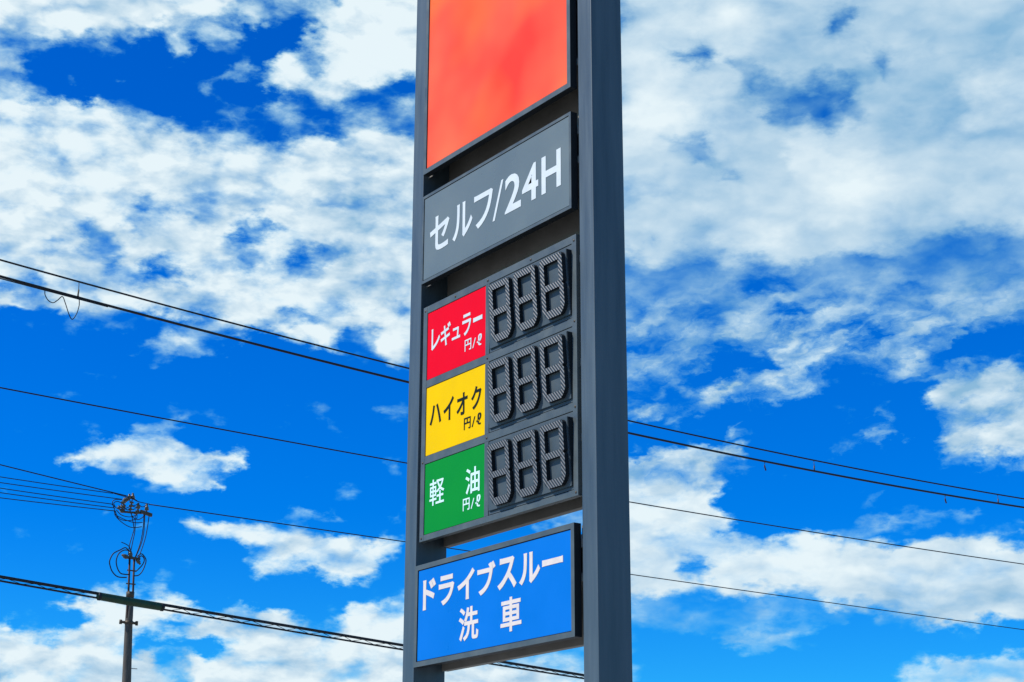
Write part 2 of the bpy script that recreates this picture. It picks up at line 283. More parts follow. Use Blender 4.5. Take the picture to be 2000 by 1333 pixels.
    # to the right the cumulus field gives way to a smooth high sheet, combed into streaks along its lower edge
    right = smooth(az0, 1.0, 5.0)
    high = mth('MULTIPLY', right, smooth(el0, 17.2, 20.5))
    low = mth('MULTIPLY', right, smooth(el0, 13.2, 11.6, 0., .6))
    mid = mth('MULTIPLY', right, mth('MULTIPLY', smooth(el0, 11.0, 13.5), smooth(el0, 20.5, 17.5)))
    high = mth('ADD', high, low)
    n1 = noise(qq, 38, 9, .54)
    nl = noise(q, 17, 3, .45)
    cs, sn = math.cos(R(24)), math.sin(R(24))
    sv = N('ShaderNodeCombineXYZ')
    link(mth('MULTIPLY', mth('ADD', mth('MULTIPLY', az, cs), mth('MULTIPLY', el, sn)), .16), sv.inputs[0])
    link(mth('MULTIPLY', mth('ADD', mth('MULTIPLY', az, -sn), mth('MULTIPLY', el, cs)), .75), sv.inputs[1])
    ns = noise(sv.outputs[0], 1.0, 7, .6)
    def lerp(f, a, b): return mth('ADD', mth('MULTIPLY', mth('SUBTRACT', b, a), f), a)
    dn = mth('MULTIPLY', mth('SUBTRACT', n1, .5), lerp(high, 1.5, .55))
    dn = mth('ADD', dn, mth('MULTIPLY', mth('SUBTRACT', nl, .5), lerp(high, .35, .75)))
    dn = mth('ADD', dn, mth('MULTIPLY', mth('SUBTRACT', ns, .5), mth('MULTIPLY', mid, 2.1)))
    vo2 = N('ShaderNodeTexVoronoi'); vo2.feature = 'SMOOTH_F1'; vo2.inputs['Scale'].default_value = 42; vo2.inputs['Smoothness'].default_value = .5
    link(vec('ADD', q, vec('SCALE', warp2, scale=.022)), vo2.inputs['Vector'])
    puff = mth('SUBTRACT', .42, vo2.outputs['Distance'])             # rounded heads of the cumulus
    dn = mth('ADD', dn, mth('MULTIPLY', puff, lerp(right, .68, .15)))
    dens = mth('ADD', mth('MULTIPLY_ADD', cover, 1.17, -.07), dn)
    alpha = smooth(dens, .13, 1.08)
    s1 = noise(qq, 46, 4, .5)
    s2 = noise(vec('ADD', qq, (-.004, 0, .010)), 46, 4, .5)         # the same puffs a little nearer the sun
    nb = noise(q, 13, 3, .5)
    shade = mth('MULTIPLY', mth('SUBTRACT', s1, s2), lerp(high, 1.6, .5))
    thick = mth('ADD', mth('MULTIPLY', mth('SUBTRACT', dens, .85), .35), mth('MULTIPLY', puff, lerp(right, .5, .1)))
    lit = mth('ADD', mth('ADD', mth('ADD', light, shade), thick), mth('MULTIPLY', mth('SUBTRACT', nb, .5), 1.3), clamp=True)
    cloud = mixc(lit, (2.6, 4.9, 7.1, 1), (8.0, 9.15, 9.65, 1))
    sky = N('ShaderNodeTexSky'); sky.sky_type = 'NISHITA'; sky.sun_disc = False
    sky.sun_elevation = SUN_EL; sky.sun_rotation = SKY_ROT
    sky.air_density = 1.0; sky.dust_density = .25; sky.ozone_density = 2.5; sky.altitude = 0
    hs = N('ShaderNodeHueSaturation'); hs.inputs['Saturation'].default_value = 1.7; hs.inputs['Value'].default_value = 1.0
    hs.inputs['Hue'].default_value = .5
    link(sky.outputs[0], hs.inputs['Color'])
    tint = N('ShaderNodeCombineXYZ'); tint.inputs[0].default_value = .15; tint.inputs[2].default_value = 1.62
    link(smooth(el0, 2, 26, 1.02, .88), tint.inputs[1])
    air = vec('MULTIPLY', hs.outputs[0], tint.outputs[0])        # a deep, clean blue
    fv = N('ShaderNodeCombineXYZ')                                  # thin edges let the blue through last in red
    link(mth('POWER', alpha, 1.25), fv.inputs[0]); link(mth('POWER', alpha, .85), fv.inputs[1]); link(mth('POWER', alpha, .95), fv.inputs[2])
    fin = vec('ADD', vec('MULTIPLY', cloud, fv.outputs[0]), vec('MULTIPLY', air, vec('SUBTRACT', (1, 1, 1), fv.outputs[0])))
    bg = N('ShaderNodeBackground'); bg.inputs['Strength'].default_value = SKY_STRENGTH
    link(fin, bg.inputs['Color'])
    o = N('ShaderNodeOutputWorld'); link(bg.outputs[0], o.inputs['Surface'])

SKY_ROT = math.atan2(SUN_DIR.x, SUN_DIR.y)
build_world()

# ------------------------------------------------------------------ materials
def mat(name, base, rough=.5, metal=0., spec=.5, coat=0., var=0., vscale=3., bump=0., bscale=60., streak=False):
    m = bpy.data.materials.new(name); m.use_nodes = True
    nt = m.node_tree; b = nt.nodes['Principled BSDF']
    b.inputs['Base Color'].default_value = (*base, 1); b.inputs['Roughness'].default_value = rough
    b.inputs['Metallic'].default_value = metal; b.inputs['Specular IOR Level'].default_value = spec
    b.inputs['Coat Weight'].default_value = coat; b.inputs['Coat Roughness'].default_value = .08
    tc = nt.nodes.new('ShaderNodeTexCoord')
    mp = nt.nodes.new('ShaderNodeMapping'); nt.links.new(tc.outputs['Object'], mp.inputs['Vector'])
    if streak: mp.inputs['Scale'].default_value = (7, 7, .5)
    if var > 0:
        n = nt.nodes.new('ShaderNodeTexNoise'); n.inputs['Scale'].default_value = vscale; n.inputs['Detail'].default_value = 6
        n.inputs['Roughness'].default_value = .6
        nt.links.new(mp.outputs[0], n.inputs['Vector'])
        mr = nt.nodes.new('ShaderNodeMapRange'); mr.inputs['From Min'].default_value = .3; mr.inputs['From Max'].default_value = .7
        mr.inputs['To Min'].default_value = 1 - var; mr.inputs['To Max'].default_value = 1 + var * .6
        nt.links.new(n.outputs['Fac'], mr.inputs['Value'])
        mx = nt.nodes.new('ShaderNodeVectorMath'); mx.operation = 'SCALE'; mx.inputs[0].default_value = base
        nt.links.new(mr.outputs[0], mx.inputs['Scale']); nt.links.new(mx.outputs[0], b.inputs['Base Color'])
        m2 = nt.nodes.new('ShaderNodeMapRange'); m2.inputs['From Min'].default_value = .3; m2.inputs['From Max'].default_value = .7
        m2.inputs['To Min'].default_value = max(rough - .1, .02); m2.inputs['To Max'].default_value = min(rough + .12, 1)
        nt.links.new(n.outputs['Fac'], m2.inputs['Value']); nt.links.new(m2.outputs[0], b.inputs['Roughness'])
    if bump > 0:
        n = nt.nodes.new('ShaderNodeTexNoise'); n.inputs['Scale'].default_value = bscale; n.inputs['Detail'].default_value = 3
        nt.links.new(tc.outputs['Object'], n.inputs['Vector'])
        bp = nt.nodes.new('ShaderNodeBump'); bp.inputs['Strength'].default_value = bump; bp.inputs['Distance'].default_value = .003
        nt.links.new(n.outputs['Fac'], bp.inputs['Height']); nt.links.new(bp.outputs[0], b.inputs['Normal'])
    return m

M = {
 'pillar': mat('pillar_paint', (.060, .090, .112), .45, .1, .4, var=.25, vscale=1.6, bump=.12, bscale=25, streak=True),
 'frame': mat('frame_paint', (.078, .100, .105), .45, .1, .4, var=.2, vscale=5, bump=.08),
 'inner': mat('inner_steel', (.19, .18, .158), .6, .05, var=.2, vscale=4, bump=.15),
 'grey': mat('grey_acrylic', (.125, .158, .158), .30, 0, .4, var=.06, vscale=1.2),
 'blue': mat('blue_acrylic', (.0005, .155, .56), .35, 0, .12, var=.08, vscale=1.2),
 'label_red': mat('label_red_film', (.76, .001, .018), .6, 0, .04, var=.05, vscale=3),
 'label_yellow': mat('label_yellow_film', (.80, .49, .0005), .6, 0, .04, var=.05, vscale=3),
 'label_green': mat('label_green_film', (.001, .235, .032), .6, 0, .05, var=.05, vscale=3),
 'white': mat('white_film', (.60, .645, .64), .5, 0, .3, var=.06, vscale=9),
 'cream': mat('cream_film', (.68, .60, .54), .5, 0, .3, var=.07, vscale=12),
 'pale': mat('pale_green_film', (.62, .82, .78), .4, 0, .4, var=.05, vscale=9),
 'black': mat('black_film', (.006, .013, .008), .6, 0, .1),
 'module': mat('module_plastic', (.060, .082, .094), .5, 0, .35, var=.15, vscale=6, bump=.1),
 'gasket': mat('gasket_rubber', (.012, .012, .014), .7),
 'side_shade': mat('side_shade_plastic', (.010, .014, .018), .6, 0, .2),  # near-black for shade painted on frame sides, and for dark plastic digit walls
 'wire': mat('wire_insulation', (.008, .008, .012), .6, 0, .3),
 'cable': mat('cable_sheath', (.010, .010, .013), .55, 0, .3),
 'closure': mat('closure_plastic', (.012, .045, .018), .5, 0, .4, var=.5, vscale=6),
 'pole': mat('pole_concrete', (.10, .088, .074), .85, 0, .3, var=.55, vscale=5, bump=.4, bscale=40, streak=True),
 'conduit': mat('conduit_rust', (.04, .014, .011), .7, .2, var=.4, vscale=6),
 'steel': mat('pole_steel', (.075, .058, .038), .55, .4, var=.35, vscale=9),
 'porcelain': mat('insulator_porcelain', (.09, .072, .045), .3, 0, .5, var=.3, vscale=14),
 'concrete': mat('concrete_ground', (.36, .35, .32), .9, 0, .3, var=.2, vscale=.4, bump=.2, bscale=30),
}

def red_face_mat():
    m = mat('faded_red_film', (.85, .075, .045), .45, 0, .15)
    nt = m.node_tree; b = nt.nodes['Principled BSDF']
    tc = nt.nodes.new('ShaderNodeTexCoord'); mp = nt.nodes.new('ShaderNodeMapping'); mp.inputs['Scale'].default_value = (.8, 1, .8)
    nt.links.new(tc.outputs['Object'], mp.inputs[0])
    n = nt.nodes.new('ShaderNodeTexNoise'); n.inputs['Scale'].default_value = 1.4; n.inputs['Detail'].default_value = 2; n.inputs['Roughness'].default_value = .5
    nt.links.new(mp.outputs[0], n.inputs['Vector'])
    r = nt.nodes.new('ShaderNodeValToRGB'); e = r.color_ramp.elements
    e[0].position = .30; e[0].color = (.82, .036, .014, 1); e[1].position = .72; e[1].color = (.88, .135, .05, 1)
    x = e.new(.5); x.color = (.85, .078, .032, 1)
    nt.links.new(n.outputs['Fac'], r.inputs[0])
    # the middle of the film has faded to salmon, its left third towards orange; the margins kept their red
    n2 = nt.nodes.new('ShaderNodeTexNoise'); n2.inputs['Scale'].default_value = 1.1; n2.inputs['Detail'].default_value = 2
    nt.links.new(mp.outputs[0], n2.inputs['Vector'])
    r2 = nt.nodes.new('ShaderNodeMapRange'); r2.inputs['From Min'].default_value = .42; r2.inputs['From Max'].default_value = .66
    nt.links.new(n2.outputs['Fac'], r2.inputs['Value'])
    mx = nt.nodes.new('ShaderNodeMix'); mx.data_type = 'RGBA'; mx.inputs['B'].default_value = (.88, .16, .015, 1)
    r2.inputs['To Max'].default_value = .6
    nt.links.new(r2.outputs[0], mx.inputs['Factor']); nt.links.new(r.outputs[0], mx.inputs['A'])
    nt.links.new(mx.outputs['Result'], b.inputs['Base Color'])
    return m
M['red'] = red_face_mat()

def segment_mat():
    # slanted ribs moulded across each flap: dark grooves and paler crests
    m = mat('ribbed_flap', (.15, .18, .20), .5, 0, .4)
    nt = m.node_tree; b = nt.nodes['Principled BSDF']
    tc = nt.nodes.new('ShaderNodeTexCoord')
    dt = nt.nodes.new('ShaderNodeVectorMath'); dt.operation = 'DOT_PRODUCT'; dt.inputs[1].default_value = (1, 0, .85)
    nt.links.new(tc.outputs['Object'], dt.inputs[0])
    ml = nt.nodes.new('ShaderNodeMath'); ml.operation = 'MULTIPLY'; ml.inputs[1].default_value = 2 * math.pi / .031
    nt.links.new(dt.outputs['Value'], ml.inputs[0])
    sn = nt.nodes.new('ShaderNodeMath'); sn.operation = 'SINE'; nt.links.new(ml.outputs[0], sn.inputs[0])
    mr = nt.nodes.new('ShaderNodeMapRange'); mr.inputs['From Min'].default_value = -.05; mr.inputs['From Max'].default_value = .55
    nt.links.new(sn.outputs[0], mr.inputs['Value'])
    mx = nt.nodes.new('ShaderNodeMix'); mx.data_type = 'RGBA'; mx.inputs['A'].default_value = (.012, .016, .024, 1); mx.inputs['B'].default_value = (.078, .102, .12, 1)
    nt.links.new(mr.outputs[0], mx.inputs['Factor']); nt.links.new(mx.outputs['Result'], b.inputs['Base Color'])
    bp = nt.nodes.new('ShaderNodeBump'); bp.inputs['Strength'].default_value = .6; bp.inputs['Distance'].default_value = .004
    nt.links.new(sn.outputs[0], bp.inputs['Height']); nt.links.new(bp.outputs[0], b.inputs['Normal'])
    return m
M['segment'] = segment_mat()

# ------------------------------------------------------------------ helpers
def obj(name, bm, material, parent=None, smooth=False):
    me = bpy.data.meshes.new(name); bmesh.ops.recalc_face_normals(bm, faces=bm.faces); bm.to_mesh(me); bm.free()
    me.materials.append(M[material] if isinstance(material, str) else material)
    if smooth:
        for p in me.polygons: p.use_smooth = True
    o = bpy.data.objects.new(name, me); col.objects.link(o)
    if parent: o.parent = parent
    return o

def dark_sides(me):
    """blackens all but the front: shade painted on frame sides, dark plastic on digits"""
    me.materials.append(M['side_shade'])
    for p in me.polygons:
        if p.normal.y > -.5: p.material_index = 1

def tag(o, label=None, cat=None, group=None, kind=None):
    if label: o['label'] = label
    if cat: o['category'] = cat
    if group: o['group'] = group
    if kind: o['kind'] = kind
    return o

def empty(name, loc=(0, 0, 0)):
    o = bpy.data.objects.new(name, None); o.location = loc; o.empty_display_size = .2; col.objects.link(o); return o

def box(bm, x0, x1, y0, y1, z0, z1, bevel=0.):
    r = bmesh.ops.create_cube(bm, size=1)
    for v in r['verts']:
        v.co = Vector(((x0 + x1) / 2 + v.co.x * (x1 - x0), (y0 + y1) / 2 + v.co.y * (y1 - y0), (z0 + z1) / 2 + v.co.z * (z1 - z0)))
    if bevel:
        es = list({e for v in r['verts'] for e in v.link_edges})
        bmesh.ops.bevel(bm, geom=es, offset=bevel, segments=2, affect='EDGES', profile=.6)

def new_box(name, material, parent, *a, bevel=.004):
    bm = bmesh.new(); box(bm, *a, bevel=bevel); return obj(name, bm, material, parent)

def prism(bm, pts, y0, y1):
    """polygon in (x, z) extruded from y0 (front) to y1"""
    f = [bm.verts.new((x, y0, z)) for x, z in pts]; b = [bm.verts.new((x, y1, z)) for x, z in pts]
    bm.faces.new(f); bm.faces.new(b[::-1])
    n = len(pts)
    for i in range(n): bm.faces.new((f[i], b[i], b[(i + 1) % n], f[(i + 1) % n]))

def tube(bm, pts, r, sides=8, cap=True):
    pts = [Vector(p) for p in pts]; rad = r if isinstance(r, (list, tuple)) else [r] * len(pts)
    rings = []; n0 = None
    for i, p in enumerate(pts):
        t = (pts[min(i + 1, len(pts) - 1)] - pts[max(i - 1, 0)]).normalized()
        if n0 is None:
            n0 = t.orthogonal().normalized()
        else:
            n0 = (n0 - t * n0.dot(t)).normalized()
        b = t.cross(n0)
        rings.append([bm.verts.new(p + (n0 * math.cos(2 * math.pi * k / sides) + b * math.sin(2 * math.pi * k / sides)) * rad[i]) for k in range(sides)])
    for a, b in zip(rings, rings[1:]):
        for k in range(sides): bm.faces.new((a[k], a[(k + 1) % sides], b[(k + 1) % sides], b[k]))
    if cap: bm.faces.new(rings[0][::-1]); bm.faces.new(rings[-1])

def smooth_path(pts, n=6):
    P = [Vector(p) for p in pts]; out = []
    for i in range(len(P) - 1):
        a, b, c, d = P[max(i - 1, 0)], P[i], P[i + 1], P[min(i + 2, len(P) - 1)]
        for k in range(n):
            t = k / n
            out.append(.5 * ((2 * b) + (c - a) * t + (2 * a - 5 * b + 4 * c - d) * t * t + (3 * b - a - 3 * c + d) * t ** 3))
    out.append(P[-1]); return out

def tube_obj(name, pts, r, material, parent=None, sides=8, n=0):
    bm = bmesh.new(); tube(bm, smooth_path(pts, n) if n else pts, r, sides); return obj(name, bm, material, parent, True)

def lathe(bm, base, axis, prof, sides=12):
    """profile of (distance along the axis, radius)"""
    base = Vector(base); axis = Vector(axis).normalized()
    tube(bm, [base + axis * h for h, _ in prof], [max(q, .002) for _, q in prof], sides)

# ------------------------------------------------------------------ ground
bm = bmesh.new(); s = 2500
bm.faces.new([bm.verts.new(c) for c in ((-s, -s, 0), (s, -s, 0), (s, s, 0), (-s, s, 0))])
tag(obj('ground', bm, 'concrete'), kind='structure')

# ------------------------------------------------------------------ the sign
W, P, D = 2.30, .177, .306          # clear width between the pillars, pillar width and depth
FY = -.0373                         # front plane of the proud panels
TOP = 10.3
sign = empty('fuel_price_sign')
tag(sign, 'tall dark grey twin-pillar fuel price sign with red, grey and blue panels', 'price sign')
for x in (-P, W):
    pl = new_box('pillar', 'pillar', sign, x, x + P, 0, D, 0, TOP, bevel=.007)
    new_box('base_plate', 'frame', pl, x - .07, x + P + .07, -.07, D + .07, .002, .03)

def frame_ring(name, x0, x1, z0, z1, yf, yb, bw, material='frame', parent=None, lip=.004):
    """four mitred bars round an opening"""
    bm = bmesh.new()
    o = [(x0, z0), (x1, z0), (x1, z1), (x0, z1)]; i = [(x0 + bw, z0 + bw), (x1 - bw, z0 + bw), (x1 - bw, z1 - bw), (x0 + bw, z1 - bw)]
    for k in range(4):
        n = (k + 1) % 4
        g = .0006
        prism(bm, [o[k], o[n], i[n], i[k]], yf, yb)
    o = obj(name, bm, material, parent)
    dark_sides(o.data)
    return o

G2 = .0532
def panel(name, z0, z1, bw, face_mat, recess=.007):
    fr = frame_ring(name, G2, W - G2, z0, z1, FY, .028, bw, parent=sign)
    new_box('back_sheet', 'inner', fr, G2 + .003, W - G2 - .003, .012, .0295, z0 + .003, z1 - .003, bevel=0)
    new_box('gasket', 'gasket', fr, G2 + bw + .0005, W - G2 - bw - .0005, FY + recess + .003, FY + recess + .012, z0 + bw + .0005, z1 - bw - .0005, bevel=0)
    new_box('face', face_mat, fr, G2 + bw + .006, W - G2 - bw - .006, FY + recess, FY + recess + .010, z0 + bw + .006, z1 - bw - .006, bevel=.002)
    return fr, FY + recess
red_fr, red_y = panel('red_panel', 7.798, 10.15, .045, 'red')
tag(red_fr, 'faded orange-red panel without lettering at the top of the sign')
grey_fr, grey_y = panel('service_panel', 6.757, 7.583, .026, 'grey', .004)
tag(grey_fr, 'grey panel with white lettering, second from the top')
blue_fr, blue_y = panel('car_wash_panel', 3.4286, 4.2655, .041, 'blue')
tag(blue_fr, 'bright blue panel with white lettering at the bottom of the sign')
# narrow plates added to stop sun falling through the slots beside the boards
for z0, z1 in ((7.798, 10.15), (6.757, 7.583), (4.473, 6.547), (3.4286, 4.2655)):
    for x0, x1 in ((-.0005, G2 + .02), (W - G2 - .02, W + .0005)):
        new_box('added_sun_block', 'inner', sign, x0, x1, .0525, .060, z0 + .01, z1 - .01, bevel=0)
# the same boards on the far side of the pillars
for z0, z1 in ((7.588, 10.15), (6.552, 7.583), (4.473, 6.547), (3.4286, 4.2655)):
    new_box('rear_panel', 'inner', sign, .002, W - .002, D - .035, D + .027, z0, z1, bevel=.004)
    for zz in ((z1 - .40, z1 - .15) if z1 - z0 < 1.1 else (z0 + .45, (z0 + z1) / 2, z1 - .2)):
        new_box('cross_tube', 'inner', sign, 0, W, .030, D - .0355, zz - .03, zz + .03, bevel=.003)

# price board: a frame of bars with three label bays and three display bays
BX0, BX1, BZ0, BZ1 = .0469, 2.2531, 4.473, 6.547
rows = [(5.873, 6.483), (5.200, 5.806), (4.524, 5.134)]
bm = bmesh.new()
for x0, x1, z0, z1 in [(BX0, BX0 + .062, BZ0, BZ1), (BX1 - .058, BX1, BZ0, BZ1)]: box(bm, x0, x1, 0, .05, z0, z1, .003)
zs = [BZ1] + [z for r in rows for z in (r[1], r[0])] + [BZ0]
for k in range(0, len(zs), 2):
    box(bm, BX0 + .062, BX1 - .058, .001, .049, zs[k + 1], zs[k], .003)
for z0, z1 in rows: box(bm, 1.008, 1.066, .0015, .048, z0, z1, .003)
board = obj('price_board_frame', bm, 'frame', sign)
new_box('back_sheet', 'inner', board, BX0 + .004, BX1 - .004, .036, .0515, BZ0 + .004, BZ1 - .004, bevel=0)
for x, z in [(.55, 6.515), (1.04, 6.515), (1.65, 6.515), (2.225, 6.50), (.078, 6.51), (.078, 5.15), (2.225, 5.16), (2.225, 4.50), (.078, 4.50), (1.04, 5.84), (1.04, 5.167), (2.225, 5.84)]:
    b2 = bmesh.new(); lathe(b2, (x, .001, z), (0, -1, 0), [(0, .010), (.004, .010), (.006, .006), (.006, .001)], 10); obj('screw', b2, 'steel', board)

# ------------------------------------------------------------------ lettering
def glyph(ch, x0, x1, z0, z1, yf, material, parent, bold=.02, depth=.003):
    c = bpy.data.curves.new('character', 'FONT'); c.body = ch; c.resolution_u = 4; c.offset = bold
    o = bpy.data.objects.new('character', c); col.objects.link(o)
    dg = bpy.context.evaluated_depsgraph_get(); dg.update()
    me0 = bpy.data.meshes.new_from_object(o.evaluated_get(dg))
    bpy.data.objects.remove(o); bpy.data.curves.remove(c)
    bm = bmesh.new(); bm.from_mesh(me0); bpy.data.meshes.remove(me0)
    bmesh.ops.remove_doubles(bm, verts=bm.verts, dist=1e-5)
    xs = [v.co.x for v in bm.verts]; ys = [v.co.y for v in bm.verts]
    a, b_, e, f = min(xs), max(xs), min(ys), max(ys)
    for v in bm.verts:
        v.co = Vector((x0 + (v.co.x - a) / (b_ - a) * (x1 - x0), yf - depth, z0 + (v.co.y - e) / (f - e) * (z1 - z0)))
    for f_ in bm.faces: f_.smooth = False
    r = bmesh.ops.extrude_face_region(bm, geom=bm.faces[:])
    for v in r['geom']:
        if isinstance(v, bmesh.types.BMVert): v.co.y = yf - .0002
    return obj('character', bm, material, parent)

def line(items, yf, material, parent, **k):
    for it in items:
        g = glyph(*it[:5], yf, material, parent, **{**k, **(it[5] if len(it) > 5 else {})})

ZB, ZT = 6.998, 7.320
line([('セ', .186, .496, 7.000, 7.325), ('ル', .548, .855, ZB, ZT), ('フ', .879, 1.160, 7.000, 7.308), ('/', 1.158, 1.313, 6.993, 7.325, {'bold': -.012}),
      ('2', 1.336, 1.565, ZB, 7.326), ('4', 1.582, 1.806, ZB, 7.318), ('H', 1.851, 2.110, ZB, 7.320)], grey_y, 'white', grey_fr, bold=.019)
line([('ド', .174, .369, 3.881, 4.132), ('ラ', .414, .643, 3.884, 4.127), ('イ', .690, .935, 3.888, 4.130), ('ブ', .975, 1.226, 3.890, 4.142),
      ('ス', 1.254, 1.510, 3.892, 4.140), ('ル', 1.544, 1.817, 3.893, 4.132), ('ー', 1.843, 2.103, 3.993, 4.043)], blue_y, 'cream', blue_fr, bold=.03)
line([('洗', .716, .995, 3.560, 3.826), ('車', 1.299, 1.575, 3.562, 3.826)], blue_y, 'cream', blue_fr, bold=.02)

LX0, LX1, LY = .112, 1.004, .006
labels = [('label_red', 'white', 'red label plate of the top row'), ('label_yellow', 'black', 'yellow label plate of the middle row'), ('label_green', 'pale', 'green label plate of the bottom row')]
text = [
 [('レ', .179, .312, 6.122, 6.315), ('ギ', .327, .480, 6.115, 6.316), ('ュ', .501, .627, 6.132, 6.236), ('ラ', .660, .792, 6.124, 6.314), ('ー', .824, .959, 6.205, 6.245)],
 [('ハ', .171, .348, 5.456, 5.628), ('イ', .386, .541, 5.444, 5.642), ('オ', .587, .748, 5.444, 5.633), ('ク', .805, .952, 5.450, 5.644)],
 [('軽', .192, .417, 4.752, 4.975, {'bold': .006}), ('油', .734, .940, 4.752, 4.967, {'bold': .014})],
]
for (z0, z1), (mt, ink, lab), tx in zip(rows, labels, text):
    lp = new_box('label_plate', mt, sign, LX0 + .001, LX1 - .0005, LY, .030, z0 + .004, z1 - .004, bevel=.002)
    tag(lp, lab)
    line(tx, LY, ink, lp, bold=.018)
    u0 = {0: 5.983, 1: 5.306, 2: 4.624}[rows.index((z0, z1))]
    line([('円', .700, .798, u0, u0 + .100), ('/', .816, .866, u0 + .001, u0 + .083, {'bold': -.002}), ('ℓ', .884, .954, u0, u0 + .100)], LY, ink, lp, bold=.012)

# ------------------------------------------------------------------ price displays: three seven-segment figures a row
DW, DH, T = .287, .492, .050
def seg_polys():
    H2 = DH / 2; c = .050; k = .016
    g = .0022
    S = {
     'top': [(k, DH), (DW - k, DH), (DW - T + .004, DH - T), (T - .004, DH - T)],
     'ul': [(0, DH - k), (k - g, DH - g), (T - .004 - g, DH - T - g), (T, DH - T - .006), (T, H2 + T / 2 + g), (.014, H2 + g), (0, H2 + .016)],
     'ur': [(DW, DH - k), (DW - k + g, DH - g), (DW - T + .004 + g, DH - T - g), (DW - T, DH - T - .006), (DW - T, H2 + T / 2 + g), (DW - .014, H2 + g), (DW, H2 + .016)],
     'mid': [(.017, H2), (T, H2 + T / 2), (DW - T, H2 + T / 2), (DW - .017, H2), (DW - T, H2 - T / 2), (T, H2 - T / 2)],
     'll': [(0, H2 - .016), (.014, H2 - g), (T, H2 - T / 2 - g), (T, T + .012), (T * .55, c * .55), (0, c + .02)],
     'lr': [(DW, H2 - .016), (DW - .014, H2 - g), (DW - T, H2 - T / 2 - g), (DW - T, T + .012), (DW - T * .55, c * .55), (DW, c + .02)],
     'bot': [(c + .01, 0), (T * .55 + g, c * .55 - g), (T + g, T + .010), (T + .006, T + .012), (DW - T - .006, T + .012), (DW - T - g, T + .010), (DW - T * .55 - g, c * .55 - g), (DW - c - .01, 0)],
    }
    return S
SEG = {}
for nm, poly in seg_polys().items():
    bm = bmesh.new(); prism(bm, poly, -.036, .002)
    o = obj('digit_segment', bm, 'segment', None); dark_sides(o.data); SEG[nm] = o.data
    bpy.data.objects.remove(o)
CX0, CX1 = 1.069, 2.194
for ri, (z0, z1) in enumerate(rows):
    bay = new_box('display_bay', 'module', sign, CX0, CX1, .006, .030, z0 + .006, z1 - .004, bevel=.002)
    tag(bay, ['blank price display of the top row', 'blank price display of the middle row', 'blank price display of the bottom row'][ri])
    zb, zt = z0 + .030, z0 + .562
    yb, yt = -.009, -.049                          # the module leans out towards its top
    bm = bmesh.new()
    c = [(CX0 + .016, zb), (CX1 - .004, zb), (CX1 - .004, zt), (CX0 + .016, zt)]
    f = [bm.verts.new((x, yb if z == zb else yt, z)) for x, z in c]; b = [bm.verts.new((x, .010, z)) for x, z in c]
    bm.faces.new(f); bm.faces.new(b[::-1])
    for i in range(4): bm.faces.new((f[i], b[i], b[(i + 1) % 4], f[(i + 1) % 4]))
    bmesh.ops.bevel(bm, geom=bm.edges[:], offset=.004, segments=2, affect='EDGES')
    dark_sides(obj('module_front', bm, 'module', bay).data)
    tilt = math.atan2(yb - yt, zt - zb)
    for di in range(3):
        for nm in SEG:
            o = bpy.data.objects.new('digit_segment', SEG[nm]); col.objects.link(o); o.parent = bay
            zo = .020
            o.location = (1.170 + di * .356, yb + (yt - yb) * zo / (zt - zb), zb + zo)
            o.rotation_euler = (tilt, 0, 0)

# ------------------------------------------------------------------ overhead lines along the road (parallel to Y)
def span(name, x, coef, y0, y1, r, material, label, cat='wire', group=None, n=90):
    pts = [(x, y, coef[0] * y * y + coef[1] * y + coef[2]) for y in np.linspace(y0, y1, n)]
    return tag(tube_obj(name, pts, r, material, None, 8), label, cat, group)
cA, cB, cC = (.00196482, -.0746354, 11.0814), (.00205684, -.0744242, 10.8179), (.000803729, -.0252149, 9.03876)
cD1, cD2 = (.000435981, -.11292, 16.3185), (7.66897e-05, -.012476, 14.7126)
cE, cE2 = (.000175746, -.0679125, 11.9847), (.000432637, -.0789849, 11.9423)
zf = lambda c, y: c[0] * y * y + c[1] * y + c[2]
NX, FX, EX = -13.0, -42.8, -41.5
span('messenger_wire', NX, cA, -14, 46, .016, 'wire', 'uppermost black wire crossing the whole sky behind the sign')
cb = span('aerial_cable', NX, cB, -14, 46, .022, 'cable', 'thick black cable hung just below the uppermost wire', 'cable')
pts = [(NX + .02, y, zf(cB, y) - .03 - .012 * min(max((1.9 - y) / 1.5, 0), 2)) for y in np.linspace(-14, 2.2, 30)]
tube_obj('drop_wire', pts, .010, 'cable', cb, 6)
for y in (1.70, 17.77, 23.51, 31.0):
    h = zf(cB, y) - zf(cA, y)
    b2 = bmesh.new(); tube(b2, [(NX, y, zf(cA, y) - .012), (NX, y + .005, zf(cA, y) + h * .55)], .006, 6)
    tube(b2, [(NX, y + .005, zf(cA, y) + h * .5), (NX, y, zf(cB, y) + .005)], .014, 6)
    obj('cable_hanger', b2, 'steel', cb, True)
for y in (16.38, 21.75):
    z = zf(cB, y)
    b2 = bmesh.new(); tube(b2, smooth_path([(NX, y, z - .01), (NX, y - .01, z - .10), (NX, y + .02, z - .19)], 4), [.006] * 4 + [.015] * 5, 6); obj('cable_tag', b2, 'conduit', cb, True)
dz = [(1.70, 10.72), (1.72, 10.62), (1.72, 10.54), (1.69, 10.41), (1.63, 10.31), (1.57, 10.38), (1.50, 10.54), (1.44, 10.65), (1.37, 10.58), (1.30, 10.52), (1.22, 10.54), (1.16, 10.62), (1.15, 10.69)]
tube_obj('loose_tie_wire', [(NX + .03, y, z) for y, z in dz], .008, 'wire', cb, 6, n=5)
span('power_wire', NX, cC, -14, 46, .011, 'wire', 'thin lone wire midway between the top cables and the utility pole')
w = span('power_wire', FX, cD2, 15.85, 110, .019, 'wire', 'thin wire running right from the crossarm of the utility pole')
span('power_wire', FX, cD1, -12, 15.03, .019, 'wire', 'highest wire reaching the utility pole from the left')
